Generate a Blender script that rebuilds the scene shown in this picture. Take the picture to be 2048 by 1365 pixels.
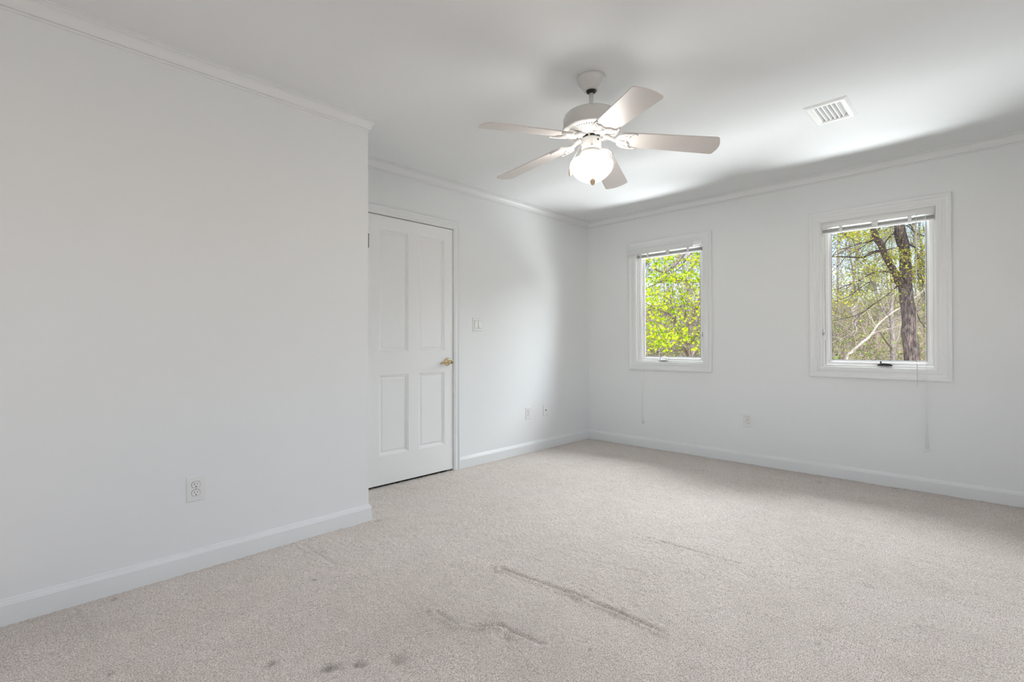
import bpy, bmesh, math, random
import numpy as np
from mathutils import Vector, Matrix

# ------------------------------------------------------------------ clear
for o in list(bpy.data.objects):
    bpy.data.objects.remove(o, do_unlink=True)
sc = bpy.context.scene
COL = sc.collection
rad = math.radians

# ------------------------------------------------------------------ room measures (metres)
YL, YD, XW, XC = 2.701, 3.247, 4.573, 1.536     # near left wall, door wall, window wall, left wall's end
XB, YR = -1.7, -1.15                            # back wall and right wall (behind the camera)
H = 2.416
GZ = -3.2                                       # garden level (the room is upstairs)

# ------------------------------------------------------------------ camera
FPX, YAW, PIT, ROL, CH = 988.0, rad(44.1555), rad(0.2569), rad(-0.1607), 1.0661
FW = Vector((math.cos(YAW)*math.cos(PIT), math.sin(YAW)*math.cos(PIT), math.sin(PIT)))
R0 = Vector((math.sin(YAW), -math.cos(YAW), 0)); U0 = R0.cross(FW)
RT = R0*math.cos(ROL)+U0*math.sin(ROL); UP = U0*math.cos(ROL)-R0*math.sin(ROL)
cam_d = bpy.data.cameras.new('camera'); cam = bpy.data.objects.new('camera', cam_d); COL.objects.link(cam)
M = Matrix((RT, UP, -FW)).transposed().to_4x4(); M.translation = Vector((0, 0, CH))
cam.matrix_world = M
cam_d.sensor_width = 36.0; cam_d.lens = FPX/2048*36.0; cam_d.clip_start = 0.02; cam_d.clip_end = 400
sc.camera = cam

# ------------------------------------------------------------------ sky, sun, daylight and fill lamps
w = bpy.data.worlds.new('sky'); sc.world = w; w.use_nodes = True
nt = w.node_tree; bg = nt.nodes['Background']
sky = nt.nodes.new('ShaderNodeTexSky'); sky.sky_type = 'NISHITA'; sky.sun_disc = False
sky.sun_elevation = rad(48); sky.sun_rotation = rad(250); sky.air_density = 1.2; sky.dust_density = .7; sky.ozone_density = 1.0
tint = nt.nodes.new('ShaderNodeMix'); tint.data_type = 'RGBA'; tint.blend_type = 'MULTIPLY'; tint.inputs['Factor'].default_value = 1
tint.inputs['B'].default_value = (1.06, .97, 1.06, 1); nt.links.new(sky.outputs[0], tint.inputs['A']); nt.links.new(tint.outputs['Result'], bg.inputs[0]); bg.inputs[1].default_value = 0.20

def look(o, to):
    d = Vector(to)-o.location
    o.rotation_euler = d.to_track_quat('-Z', 'Y').to_euler()
def lamp(name, kind, loc, to, energy, color=(1, 1, 1), **kw):
    l = bpy.data.lights.new(name, kind); o = bpy.data.objects.new(name, l); COL.objects.link(o)
    o.location = loc; look(o, to); l.energy = energy; l.color = color
    for k, v in kw.items(): setattr(l, k, v)
    return o
SUN = Vector((-0.62, -0.34, 0.74)).normalized()
lamp('sun', 'SUN', SUN*30, (0, 0, 0), 5.5, (1, .95, .87), angle=rad(0.6))
# area lamps standing in for bright ground below the windows (daylight thrown up through the glass)
lamp('lawn_bounce', 'AREA', (7.6, 1.45, -1.75), (4.55, 1.45, 1.8), 1150, (.945, .973, 1), shape='RECTANGLE', size=15.0, size_y=.9, spread=rad(150))
lamp('ceiling_band_fill', 'AREA', (6.0, 1.45, -2.3), (4.6, 1.45, 1.9), 460, (.945, .973, 1), shape='RECTANGLE', size=15.0, size_y=.8, spread=rad(150))  # extra lamp added to brighten the ceiling strip by the window wall
# area lamps standing in for open sky outside the two windows
lamp('sky_front', 'AREA', (8.5, 1.4, 5.0), (4.6, 1.4, 3.2), 2050, (.925, .963, 1), shape='RECTANGLE', size=8.0, size_y=4.4, spread=rad(150))
lamp('ceiling_far_fill', 'AREA', (12.2, 1.45, -2.6), (4.6, 1.45, 1.5), 330, (.945, .973, 1), shape='RECTANGLE', size=15.0, size_y=2.4, spread=rad(110))  # extra low lamp added to brighten the ceiling deeper in the room
lamp('sky_side', 'AREA', (9.0, -3.6, 2.5), (4.6, 2.3, 1.35), 45, (.925, .963, 1), shape='RECTANGLE', size=4.6, size_y=3.4, spread=rad(90))
# unseen fill lamps at openings added in the two walls behind the camera
lamp('fill_right', 'AREA', (1.6, YR-0.18, 1.45), (1.6, 2.0, 1.35), 11, (1, .98, .945), shape='RECTANGLE', size=2.3, size_y=1.1)
lamp('fill_back', 'AREA', (XB-0.18, 0.6, 1.45), (1.0, 0.9, 1.35), 11, (1, .985, .955), shape='RECTANGLE', size=1.7, size_y=1.1)

vs = sc.view_settings
sc.display_settings.display_device = 'sRGB'
vs.view_transform = 'Standard'; vs.look = 'None'; vs.gamma = 1.0; vs.exposure = 0.13; vs.use_curve_mapping = False
cy = sc.cycles
cy.max_bounces = 14; cy.diffuse_bounces = 8; cy.glossy_bounces = 4; cy.transmission_bounces = 6; cy.transparent_max_bounces = 24
cy.caustics_reflective = False; cy.caustics_refractive = False
cy.use_denoising = True

# ------------------------------------------------------------------ materials
MAT = {}
def mat(name, color, rough=0.6, metal=0.0, spec=0.5, emis=None, estr=0.0):
    m = bpy.data.materials.new(name); m.use_nodes = True
    b = m.node_tree.nodes['Principled BSDF']
    b.inputs['Base Color'].default_value = (*color, 1); b.inputs['Roughness'].default_value = rough
    b.inputs['Metallic'].default_value = metal; b.inputs['Specular IOR Level'].default_value = spec
    if emis:
        b.inputs['Emission Color'].default_value = (*emis, 1); b.inputs['Emission Strength'].default_value = estr
    MAT[name] = m
    return m
def nodes(m): return m.node_tree.nodes, m.node_tree.links, m.node_tree.nodes['Principled BSDF']
def noise_tint(m, scale, lo, hi, detail=3, stretch=None, bump=0.0, bscale=None, dist=0.001):
    n, l, b = nodes(m)
    tc = n.new('ShaderNodeTexCoord'); mp = n.new('ShaderNodeMapping'); l.new(tc.outputs['Object'], mp.inputs[0])
    if stretch: mp.inputs['Scale'].default_value = stretch
    t = n.new('ShaderNodeTexNoise'); t.inputs['Scale'].default_value = scale; t.inputs['Detail'].default_value = detail
    l.new(mp.outputs[0], t.inputs['Vector'])
    r = n.new('ShaderNodeValToRGB'); r.color_ramp.elements[0].color = (*lo, 1); r.color_ramp.elements[1].color = (*hi, 1)
    r.color_ramp.elements[0].position = .3; r.color_ramp.elements[1].position = .7
    l.new(t.outputs[0], r.inputs[0]); l.new(r.outputs[0], b.inputs['Base Color'])
    if bump:
        t2 = n.new('ShaderNodeTexNoise'); t2.inputs['Scale'].default_value = bscale or scale; t2.inputs['Detail'].default_value = 2
        l.new(mp.outputs[0], t2.inputs['Vector'])
        bp = n.new('ShaderNodeBump'); bp.inputs['Strength'].default_value = bump; bp.inputs['Distance'].default_value = dist
        l.new(t2.outputs[0], bp.inputs['Height']); l.new(bp.outputs[0], b.inputs['Normal'])
    return m

wall_m = noise_tint(mat('wall_paint', (.78, .78, .77), .55, spec=.35), 1.3, (.758, .774, .776), (.772, .788, .790), bump=.12, bscale=140, dist=.0006)
ceil_m = noise_tint(mat('ceiling_paint', (.80, .80, .79), .8, spec=.2), 1.1, (.774, .790, .793), (.788, .804, .807))
trim_m = mat('trim_paint', (.750, .766, .768), .28, spec=.5)
door_m = mat('door_paint', (.805, .813, .810), .34, spec=.45)
white_m = mat('white_vinyl', (.88, .885, .88), .3)
plate_m = mat('plate_plastic', (.76, .76, .75), .3)
socket_m = mat('socket_plastic', (.80, .80, .79), .28)
dark_m = mat('dark_slot', (.012, .012, .012), .6)
seam_m = mat('dark_gasket', (.10, .11, .13), .5)
void_m = mat('unlit_recess', (.03, .03, .03), .9, spec=.1)  # near-black colour stands in for shade behind the door and inside the duct
brass_m = mat('polished_brass', (.64, .50, .29), .14, 1.0)
chrome_m = mat('brushed_nickel', (.72, .72, .72), .22, 1.0)
darkmetal_m = mat('dark_bronze', (.05, .045, .045), .3, .6)
black_m = mat('black_rubber', (.008, .008, .008), .5)
fan_m = mat('fan_white_enamel', (.63, .615, .60), .2)
blade_m = mat('blade_white_laminate', (.63, .592, .565), .42)
fob_m = mat('fob_wood', (.62, .47, .33), .4)
chain_m = mat('chain_metal', (.75, .68, .58), .3, .8)
globe_m = mat('lit_opal_glass', (.9, .88, .84), .2, emis=(1, .968, .92), estr=15)
def translucent(m, f):
    n, l, b = nodes(m); t = n.new('ShaderNodeBsdfTranslucent'); t.inputs[0].default_value = (.85, .85, .84, 1); x = n.new('ShaderNodeMixShader'); x.inputs[0].default_value = f
    l.new(b.outputs[0], x.inputs[1]); l.new(t.outputs[0], x.inputs[2]); l.new(x.outputs[0], n['Material Output'].inputs[0])
cord_m = mat('white_cord', (.80, .80, .79), .5)
slat_m = mat('blind_slat_vinyl', (.80, .80, .79), .35)
valance_m = mat('valance_vinyl', (.80, .80, .79), .4)
translucent(valance_m, .3)
siding_m = mat('house_siding', (.55, .54, .52), .7)

def glass_mat():
    m = bpy.data.materials.new('window_glass'); m.use_nodes = True
    n, l = m.node_tree.nodes, m.node_tree.links; n.clear()
    o = n.new('ShaderNodeOutputMaterial'); t = n.new('ShaderNodeBsdfTransparent'); g = n.new('ShaderNodeBsdfGlossy')
    t.inputs[0].default_value = (.97, .985, .98, 1); g.inputs['Roughness'].default_value = .02
    f = n.new('ShaderNodeFresnel'); f.inputs[0].default_value = 1.18
    mx = n.new('ShaderNodeMixShader'); l.new(f.outputs[0], mx.inputs[0]); l.new(t.outputs[0], mx.inputs[1]); l.new(g.outputs[0], mx.inputs[2])
    l.new(mx.outputs[0], o.inputs[0]); MAT['window_glass'] = m
    return m
glass_m = glass_mat()

def leaf_mat(name, cols, trans=.45):
    m = bpy.data.materials.new(name); m.use_nodes = True
    n, l = m.node_tree.nodes, m.node_tree.links; n.clear()
    o = n.new('ShaderNodeOutputMaterial'); g = n.new('ShaderNodeNewGeometry'); r = n.new('ShaderNodeValToRGB')
    el = r.color_ramp.elements
    while len(el) < len(cols): el.new(.5)
    for i, c in enumerate(cols): el[i].position = i/(len(cols)-1); el[i].color = (*c, 1)
    l.new(g.outputs['Random Per Island'], r.inputs[0])
    d = n.new('ShaderNodeBsdfDiffuse'); t = n.new('ShaderNodeBsdfTranslucent'); mx = n.new('ShaderNodeMixShader'); mx.inputs[0].default_value = trans
    l.new(r.outputs[0], d.inputs[0]); l.new(r.outputs[0], t.inputs[0]); l.new(d.outputs[0], mx.inputs[1]); l.new(t.outputs[0], mx.inputs[2]); l.new(mx.outputs[0], o.inputs[0])
    return m
lime_m = leaf_mat('redbud_leaf', [(.20, .42, .012), (.60, .78, .03), (.90, .92, .09), (.46, .68, .02)])
olive_m = leaf_mat('young_maple_leaf', [(.30, .40, .05), (.62, .60, .09), (.74, .64, .14), (.24, .38, .06)])
haze_m = leaf_mat('distant_spring_leaf', [(.38, .48, .13), (.58, .60, .22), (.46, .56, .18), (.60, .52, .26)])
shrub_m = leaf_mat('shrub_leaf', [(.14, .28, .05), (.34, .50, .11), (.50, .56, .17), (.44, .36, .17)])
def bark(name, lo, hi, scale=9, stretch=(3, 3, .7)):
    return noise_tint(mat(name, hi, .85, spec=.15), scale, lo, hi, 4, stretch, .8, scale*2.2, .02)
bark_dark = bark('dark_ridged_bark', (.022, .020, .022), (.27, .215, .20), 16, (2.6, 2.6, .55))
bark_grey = bark('grey_bark', (.17, .15, .14), (.46, .41, .375))
bark_pale = bark('pale_bark', (.34, .30, .265), (.70, .64, .58))
bark_brown = bark('brown_bark', (.12, .095, .08), (.36, .29, .25))
twig_m = leaf_mat('bare_twig_bark', [(.06, .05, .045), (.24, .20, .175), (.44, .37, .33), (.60, .53, .48), (.30, .24, .20)], 0.0)
litter_m = noise_tint(mat('leaf_litter', (.35, .26, .18), .95, spec=.05), 1.2, (.26, .20, .14), (.58, .47, .37), 6)
lawn_m = noise_tint(mat('lawn', (.2, .3, .08), .95, spec=.05), .8, (.14, .22, .06), (.30, .36, .12), 5)

def carpet_mat():
    m = mat('beige_carpet', (.6, .55, .52), .97, spec=.05)
    n, l, b = nodes(m)
    b.inputs['Sheen Weight'].default_value = .25; b.inputs['Sheen Roughness'].default_value = .6
    tc = n.new('ShaderNodeTexCoord')
    def nz(scale, detail=2):
        t = n.new('ShaderNodeTexNoise'); t.inputs['Scale'].default_value = scale; t.inputs['Detail'].default_value = detail
        l.new(tc.outputs['Object'], t.inputs['Vector']); return t
    def ramp(src, lo, hi, p0=.3, p1=.7):
        r = n.new('ShaderNodeValToRGB'); r.color_ramp.elements[0].color = (*lo, 1); r.color_ramp.elements[1].color = (*hi, 1)
        r.color_ramp.elements[0].position = p0; r.color_ramp.elements[1].position = p1; l.new(src, r.inputs[0]); return r
    def mul(a, c, f=1.0):
        x = n.new('ShaderNodeMix'); x.data_type = 'RGBA'; x.blend_type = 'MULTIPLY'; x.inputs['Factor'].default_value = f
        l.new(a, x.inputs['A']); l.new(c, x.inputs['B']); return x.outputs['Result']
    fine = ramp(nz(235, 3).outputs[0], (.50, .475, .455), (1.14, 1.14, 1.14), .34, .64)
    mid = ramp(nz(9, 4).outputs[0], (.95, .95, .945), (1.03, 1.03, 1.03))
    big = ramp(nz(2.1, 3).outputs[0], (.97, .965, .95), (1.02, 1.02, 1.025))
    base = n.new('ShaderNodeRGB'); base.outputs[0].default_value = (.79, .715, .664, 1)
    c = mul(mul(mul(base.outputs[0], big.outputs[0]), mid.outputs[0]), fine.outputs[0])
    at = n.new('ShaderNodeAttribute'); at.attribute_name = 'soil_shade'  # carpet tint mask: stains and soil plus painted shade
    x = n.new('ShaderNodeMix'); x.data_type = 'RGBA'; l.new(at.outputs['Fac'], x.inputs['Factor']); l.new(c, x.inputs['A'])
    x.inputs['B'].default_value = (.13, .11, .09, 1)
    l.new(x.outputs['Result'], b.inputs['Base Color'])
    bp = n.new('ShaderNodeBump'); bp.inputs['Strength'].default_value = .9; bp.inputs['Distance'].default_value = .006
    l.new(nz(235, 3).outputs[0], bp.inputs['Height']); l.new(bp.outputs[0], b.inputs['Normal'])
    return m
carpet_m = carpet_mat()

# ------------------------------------------------------------------ mesh helpers
class MB:
    def __init__(s): s.v, s.f, s.sm = [], [], []
    def add(s, verts, faces, smooth=False):
        k = len(s.v); s.v += [tuple(p) for p in verts]
        s.f += [tuple(i+k for i in f) for f in faces]; s.sm += [smooth]*len(faces); return s
    def box(s, x0, x1, y0, y1, z0, z1, rot=None, about=None):
        P = [Vector((x, y, z)) for z in (z0, z1) for y in (y0, y1) for x in (x0, x1)]
        if rot is not None:
            c = Vector(about or ((x0+x1)/2, (y0+y1)/2, (z0+z1)/2)); P = [c+rot @ (p-c) for p in P]
        return s.add(P, [(0, 2, 3, 1), (4, 5, 7, 6), (0, 1, 5, 4), (2, 6, 7, 3), (0, 4, 6, 2), (1, 3, 7, 5)])
    def lathe(s, prof, n=48, c=(0, 0), cap=True, smooth=True):   # prof: (radius, z)
        V, F = [], []; m = len(prof)
        for i in range(n):
            a = 2*math.pi*i/n
            for r, z in prof: V.append((c[0]+r*math.cos(a), c[1]+r*math.sin(a), z))
        for i in range(n):
            j = (i+1) % n
            for k in range(m-1): F.append((i*m+k, j*m+k, j*m+k+1, i*m+k+1))
        s.add(V, F, smooth)
        if cap:
            for k, rev in ((0, True), (m-1, False)):
                if prof[k][0] > 1e-5:
                    ring = [s_i for s_i in range(n)]
                    vv = [(c[0]+prof[k][0]*math.cos(2*math.pi*i/n), c[1]+prof[k][0]*math.sin(2*math.pi*i/n), prof[k][1]) for i in ring]
                    s.add(vv, [tuple(reversed(range(n))) if rev else tuple(range(n))])
        return s
    def tube(s, pts, radii, n=8, cap=True, smooth=True):
        pts = [Vector(p) for p in pts]
        if not hasattr(radii, '__len__'): radii = [radii]*len(pts)
        V, F = [], []; up = None
        for i, p in enumerate(pts):
            t = (pts[min(i+1, len(pts)-1)]-pts[max(i-1, 0)]); t = t.normalized() if t.length > 1e-9 else Vector((0, 0, 1))
            if up is None: up = t.orthogonal().normalized()
            else:
                up = up-t*up.dot(t); up = up.normalized() if up.length > 1e-6 else t.orthogonal().normalized()
            sd = t.cross(up)
            for k in range(n):
                a = 2*math.pi*k/n; V.append(p+(up*math.cos(a)+sd*math.sin(a))*radii[i])
        for i in range(len(pts)-1):
            for k in range(n):
                k2 = (k+1) % n; F.append((i*n+k, i*n+k2, (i+1)*n+k2, (i+1)*n+k))
        if cap: F += [tuple(reversed(range(n))), tuple(range((len(pts)-1)*n, len(pts)*n))]
        return s.add(V, F, smooth)
    def prism(s, out, z0, z1):       # outline of (x,y) counter-clockwise
        n = len(out); V = [(x, y, z0) for x, y in out]+[(x, y, z1) for x, y in out]
        F = [tuple(reversed(range(n))), tuple(range(n, 2*n))]+[(i, (i+1) % n, n+(i+1) % n, n+i) for i in range(n)]
        return s.add(V, F)
    def sweep(s, prof, A, B, nrm, mA=0, mB=0):   # profile of (out from wall, z) from A to B (xy), mitred ends
        A, B, nrm = Vector((*A, 0)), Vector((*B, 0)), Vector((*nrm, 0)); d = (B-A).normalized()
        n = len(prof); V = []
        for P, m in ((A, -mA), (B, mB)):
            for o, z in prof: V.append(P+nrm*o+d*(m*o)+Vector((0, 0, z)))
        F = [(i, (i+1) % n, n+(i+1) % n, n+i) for i in range(n)]+[tuple(reversed(range(n))), tuple(range(n, 2*n))]
        return s.add(V, F)
    def frame(s, prof, u0, u1, z0, z1, P):  # picture-frame moulding; prof: (offset outward from the opening, depth); P(u,z,d) places
        n = len(prof); C = [(u0, z0, -1, -1), (u1, z0, 1, -1), (u1, z1, 1, 1), (u0, z1, -1, 1)]; V = []
        for u, z, su, sz in C:
            for o, d in prof: V.append(P(u+su*o, z+sz*o, d))
        F = []
        for c in range(4):
            c2 = (c+1) % 4
            for i in range(n):
                j = (i+1) % n; F.append((c*n+i, c2*n+i, c2*n+j, c*n+j))
        return s.add(V, F)
    def build(s, name, m, parent=None, bevel=0, seg=2):
        me = bpy.data.meshes.new(name); me.from_pydata(s.v, [], s.f); me.validate()
        if len(me.polygons) == len(s.sm): me.polygons.foreach_set('use_smooth', s.sm)
        bm = bmesh.new(); bm.from_mesh(me)
        if any(s.sm): bmesh.ops.remove_doubles(bm, verts=bm.verts, dist=1e-6)
        bmesh.ops.recalc_face_normals(bm, faces=bm.faces); bm.to_mesh(me); bm.free()
        me.materials.append(m); o = bpy.data.objects.new(name, me); COL.objects.link(o)
        if parent: o.parent = parent
        if bevel:
            b = o.modifiers.new('bevel', 'BEVEL'); b.width = bevel; b.segments = seg; b.limit_method = 'ANGLE'; b.angle_limit = rad(40)
        return o

def tag(o, label=None, cat=None, group=None, kind=None):
    if label: o['label'] = label
    if cat: o['category'] = cat
    if group: o['group'] = group
    if kind: o['kind'] = kind
    return o
def empty(name, loc, rz=0, parent=None):
    o = bpy.data.objects.new(name, None); COL.objects.link(o); o.location = loc; o.rotation_euler.z = rz
    o.empty_display_size = .1
    if parent: o.parent = parent
    return o
KIDS = {}
def copy_tree(o, parent=None):
    c = o.copy(); COL.objects.link(c); c.parent = parent
    for ch in list(o.children): copy_tree(ch, c)
    return c
def px(x, y, depth):     # point seen at a pixel of the photograph, at a real distance in front of the lens
    return Vector((0, 0, CH))+(FW+RT*((x-1024)/FPX)-UP*((y-682.5)/FPX))*depth

# ------------------------------------------------------------------ room shell
def wall(name, axis, pos, thick, u0, u1, z0, z1, holes, m, label):
    us = sorted({u0, u1, *[h[0] for h in holes], *[h[1] for h in holes]}); zs = sorted({z0, z1, *[h[2] for h in holes], *[h[3] for h in holes]})
    solid = lambda i, j: 0 <= i < len(us)-1 and 0 <= j < len(zs)-1 and not any(h[0] <= us[i] and us[i+1] <= h[1] and h[2] <= zs[j] and zs[j+1] <= h[3] for h in holes)
    P = (lambda u, z, d: (pos+d, u, z)) if axis == 'x' else (lambda u, z, d: (u, pos+d, z))
    b = MB()
    for i in range(len(us)-1):
        for j in range(len(zs)-1):
            if not solid(i, j): continue
            a, c, e, g = us[i], us[i+1], zs[j], zs[j+1]
            for d in (0, thick): b.add([P(a, e, d), P(c, e, d), P(c, g, d), P(a, g, d)], [(0, 1, 2, 3)])
            if not solid(i-1, j): b.add([P(a, e, 0), P(a, g, 0), P(a, g, thick), P(a, e, thick)], [(0, 1, 2, 3)])
            if not solid(i+1, j): b.add([P(c, e, 0), P(c, g, 0), P(c, g, thick), P(c, e, thick)], [(0, 1, 2, 3)])
            if not solid(i, j-1): b.add([P(a, e, 0), P(c, e, 0), P(c, e, thick), P(a, e, thick)], [(0, 1, 2, 3)])
            if not solid(i, j+1): b.add([P(a, g, 0), P(c, g, 0), P(c, g, thick), P(a, g, thick)], [(0, 1, 2, 3)])
    o = b.build(name, m)
    bm = bmesh.new(); bm.from_mesh(o.data); bmesh.ops.remove_doubles(bm, verts=bm.verts, dist=1e-5); bmesh.ops.recalc_face_normals(bm, faces=bm.faces); bm.to_mesh(o.data); bm.free()
    return tag(o, label, 'wall', kind='structure')

WIN = {1: (1.934, 2.647), 2: (.272, .983)}       # clear openings (y); shared heights:
WZ0, WZ1 = .866, 2.030
DX0, DX1, DZ1 = 1.822, 2.641, 2.034              # door opening
wt = .135
tot = H+.14
wall('wall_window', 'x', XW, wt, YR-.14, YD+.14, -.12, tot, [(a, b, WZ0, WZ1) for a, b in WIN.values()], wall_m, 'white wall with the two tree-view windows')
wall('wall_door', 'y', YD, wt, XC-.1, XW, -.12, tot, [(DX0, DX1, -.12, DZ1)], wall_m, 'white wall holding the panelled door')
wall('wall_left', 'y', YL, YD+wt-YL, XB-.14, XC, -.12, tot, [], wall_m, 'long blank white wall at the left, ending in an outside corner')
wall('wall_right', 'y', YR, -wt, XB-.14, XW, -.12, tot, [(.4, 2.8, .85, 2.05)], wall_m, 'white wall behind and to the right of the camera')
wall('wall_back', 'x', XB, -wt, YR, YL, -.12, tot, [(-.3, 1.5, .85, 2.05)], wall_m, 'white wall behind the camera')
# ceiling with the opening for the air vent
VX0, VX1, VY0, VY1 = 3.245, 3.485, .598, .740
b = MB()
for x0, x1, y0, y1 in ((XB, VX0, YR, YD), (VX1, XW, YR, YD), (VX0, VX1, YR, VY0), (VX0, VX1, VY1, YD)): b.box(x0, x1, y0, y1, H, H+.14)
tag(b.build('ceiling', ceil_m), 'plain white ceiling', 'ceiling', kind='structure')
b = MB().box(XB-.5, XW+.45, YR-1.0, YD+.6, H+.16, H+.36)  # unseen overhang sized to keep the sun out of the room
tag(b.build('roof', siding_m), 'roof slab above the room, unseen eaves extended to block the sun', 'roof', kind='structure')
b = MB()
for x0, x1, y0, y1 in ((XB, XW+wt, YR-.13, YR), (XB, XW+wt, YD, YD+.13), (XB-.13, XB, YR, YD), (XW, XW+wt, YR, YD)): b.box(x0, x1, y0, y1, GZ-.2, -.13)
tag(b.build('foundation', siding_m), 'outside wall of the storey below', 'wall', kind='structure')
b = MB().box(DX0-.02, DX1+.02, YD+wt, YD+wt+.02, -.1, DZ1+.02).box(DX0-.02, DX1+.02, YD+.02, YD+wt, -.09, -.012)
tag(b.build('door_recess', void_m), 'added backing panel coloured near-black for the shade behind the door', 'door recess', kind='structure')

# carpet: a fine grid whose height carries pile, furniture creases and dents
def floor_pt(x, y):
    d = FW+RT*((x-1024)/FPX)-UP*((y-682.5)/FPX); t = -CH/d.z
    return (d.x*t, d.y*t)
def carpet():
    xs = np.concatenate([np.linspace(XB, 0.0, 18)[:-1], np.arange(0.0, XW-.004, .0065), [XW]])
    ys = np.concatenate([np.linspace(YR, -.3, 10)[:-1], np.arange(-.3, YD-.004, .0065), [YD, YD+.03]])
    X, Y = np.meshgrid(xs, ys, indexing='ij'); rng = np.random.default_rng(5)
    N = rng.normal(0, 1, X.shape); N = (N+np.roll(N, 1, 0)+np.roll(N, 1, 1)+np.roll(np.roll(N, 1, 0), 1, 1))/2
    Z = N*.0011
    def low(step, amp):
        gx, gy = int((XW-XB)/step)+3, int((YD-YR)/step)+4; g = rng.normal(0, 1, (gx, gy))
        u, v = (X-XB)/step, (Y-YR)/step; i, j = np.minimum(u.astype(int), gx-2), np.minimum(v.astype(int), gy-2); fu, fv = u-i, v-j
        fu, fv = fu*fu*(3-2*fu), fv*fv*(3-2*fv)
        return amp*((g[i, j]*(1-fu)+g[i+1, j]*fu)*(1-fv)+(g[i, j+1]*(1-fu)+g[i+1, j+1]*fu)*fv)
    Z += low(.05, .0007)+low(.22, .0012)
    S = np.clip(low(.05, .030)+low(.25, .035)-.03, 0, 1)
    def seg(p, q):
        p, q = np.array(p), np.array(q); d = q-p; L = np.linalg.norm(d); d = d/L
        t = np.clip((X-p[0])*d[0]+(Y-p[1])*d[1], 0, L); nx = (X-p[0]-d[0]*t); ny = (Y-p[1]-d[1]*t)
        return np.hypot(nx, ny), (X-p[0])*(-d[1])+(Y-p[1])*d[0]
    def crease(pts, depth, soil_shade=.1, w=.0115):  # presses a groove and tints it darker to paint in its shade
        for p, q in zip(pts[:-1], pts[1:]):
            d, sd = seg(floor_pt(*p), floor_pt(*q)); fade = .75+low(.09, .25)
            Z[:] -= 1.5*depth*np.exp(-(d/w)**2)*fade; Z[:] += 1.5*depth*.6*np.exp(-((d-2.1*w)/(w*1.1))**2)*(sd < 0)*fade
            S[:] = np.maximum(S, soil_shade*np.exp(-(d/(w*.8))**2)*fade)
    def dent(p, r, depth, soil_shade, ex=1.0):
        c = floor_pt(*p); r = r*1.75; soil_shade = min(.9, soil_shade*1.35); depth = depth*1.5; d = np.hypot((X-c[0]), (Y-c[1])*ex)*(1+low(.015, .16))
        Z[:] -= depth*np.exp(-(d/r)**2); S[:] = np.maximum(S, soil_shade*np.exp(-(d/(r*.8))**2)*(.7+low(.02, .25)))
    def patch(p, r, soil_shade):
        c = floor_pt(*p); d = np.hypot(X-c[0], Y-c[1])*(1+low(.1, .12)); S[:] += soil_shade*np.exp(-(d/r)**2)
    crease([(1005, 1138), (1161, 1193), (1240, 1226), (1325, 1262)], .010, .17); crease([(1005, 1138), (963, 1159)], .006, .12)
    crease([(1180, 1119), (1290, 1147)], .004, .06); crease([(1275, 1071), (1477, 1127)], .0045, .05)
    crease([(875, 1224), (913, 1247)], .006, .2); crease([(944, 1252), (1001, 1250), (1085, 1288)], .007, .16)
    crease([(154, 1218), (187, 1285)], .0035, .14); crease([(606, 1091), (674, 1132)], .004, .14)
    for p, r, dp, so in (((1503, 1151), .016, .008, .06), ((1374, 1146), .012, .004, .32), ((1016, 1277), .012, .005, .3), ((1317, 1271), .016, .006, .22), ((791, 1319), .018, .010, .38),
                         ((543, 1328), .010, .004, .65), ((655, 1338), .014, .005, .70), ((672, 1333), .012, .004, .6), ((714, 1330), .012, .005, .55), ((727, 1327), .012, .005, .4), ((228, 1199), .008, .003, .5),
                         ((628, 1161), .007, .002, .6), ((671, 1156), .005, .002, .5), ((1735, 1172), .016, .006, .30), ((1655, 1260), .013, .006, .25), ((752, 1043), .012, .004, .35), ((1242, 1225), .014, .006, .35), ((1170, 1192), .008, .003, .4),
                         ((932, 1059), .006, .002, .4), ((1496, 1228), .006, .002, .3), ((220, 1349), .005, .002, .6), ((1180, 1300), .006, .002, .4), ((1634, 1286), .008, .002, .35), ((1340, 998), .01, .002, .3), ((1640, 965), .015, .002, .4), ((1788, 977), .012, .002, .5)):
        dent(p, r, dp, so)
    for p, r, so in (((880, 1245), .22, .09), ((1060, 1290), .20, .07), ((90, 1250), .22, .12), ((1110, 1350), .2, .06), ((760, 1280), .25, .05), ((640, 1215), .18, .04)): patch(p, r, so)
    S += .20*np.exp(-((XW-X)/.10)**2)*(.8+low(.12, .2))+.11*np.exp(-((XW-X)/.3)**2)     # filtration soiling and painted contact shade along the outside wall
    S += .10*np.exp(-((YD-Y)/.05)**2)*(X > XC)+.10*np.exp(-((YL-Y)/.05)**2)*(X < XC)  # carpet also darkened along the door and left walls
    Z -= Z.mean(); Z[:, -2:] = np.minimum(Z[:, -2:], 0)
    nx, ny = X.shape; V = np.stack([X, Y, Z], -1).reshape(-1, 3).astype(np.float32)
    I = np.arange(nx*ny).reshape(nx, ny); Q = np.stack([I[:-1, :-1], I[1:, :-1], I[1:, 1:], I[:-1, 1:]], -1).reshape(-1, 4)
    me = bpy.data.meshes.new('floor'); me.vertices.add(len(V)); me.vertices.foreach_set('co', V.ravel())
    me.loops.add(Q.size); me.loops.foreach_set('vertex_index', Q.ravel().astype(np.int32))
    me.polygons.add(len(Q)); me.polygons.foreach_set('loop_start', np.arange(0, Q.size, 4, dtype=np.int32)); me.polygons.foreach_set('loop_total', np.full(len(Q), 4, np.int32))
    me.polygons.foreach_set('use_smooth', np.ones(len(Q), bool))
    a = me.attributes.new('soil_shade', 'FLOAT', 'POINT'); a.data.foreach_set('value', np.clip(S, 0, .85).ravel().astype(np.float32))
    me.update(calc_edges=True); me.validate(); me.materials.append(carpet_m)
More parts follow.
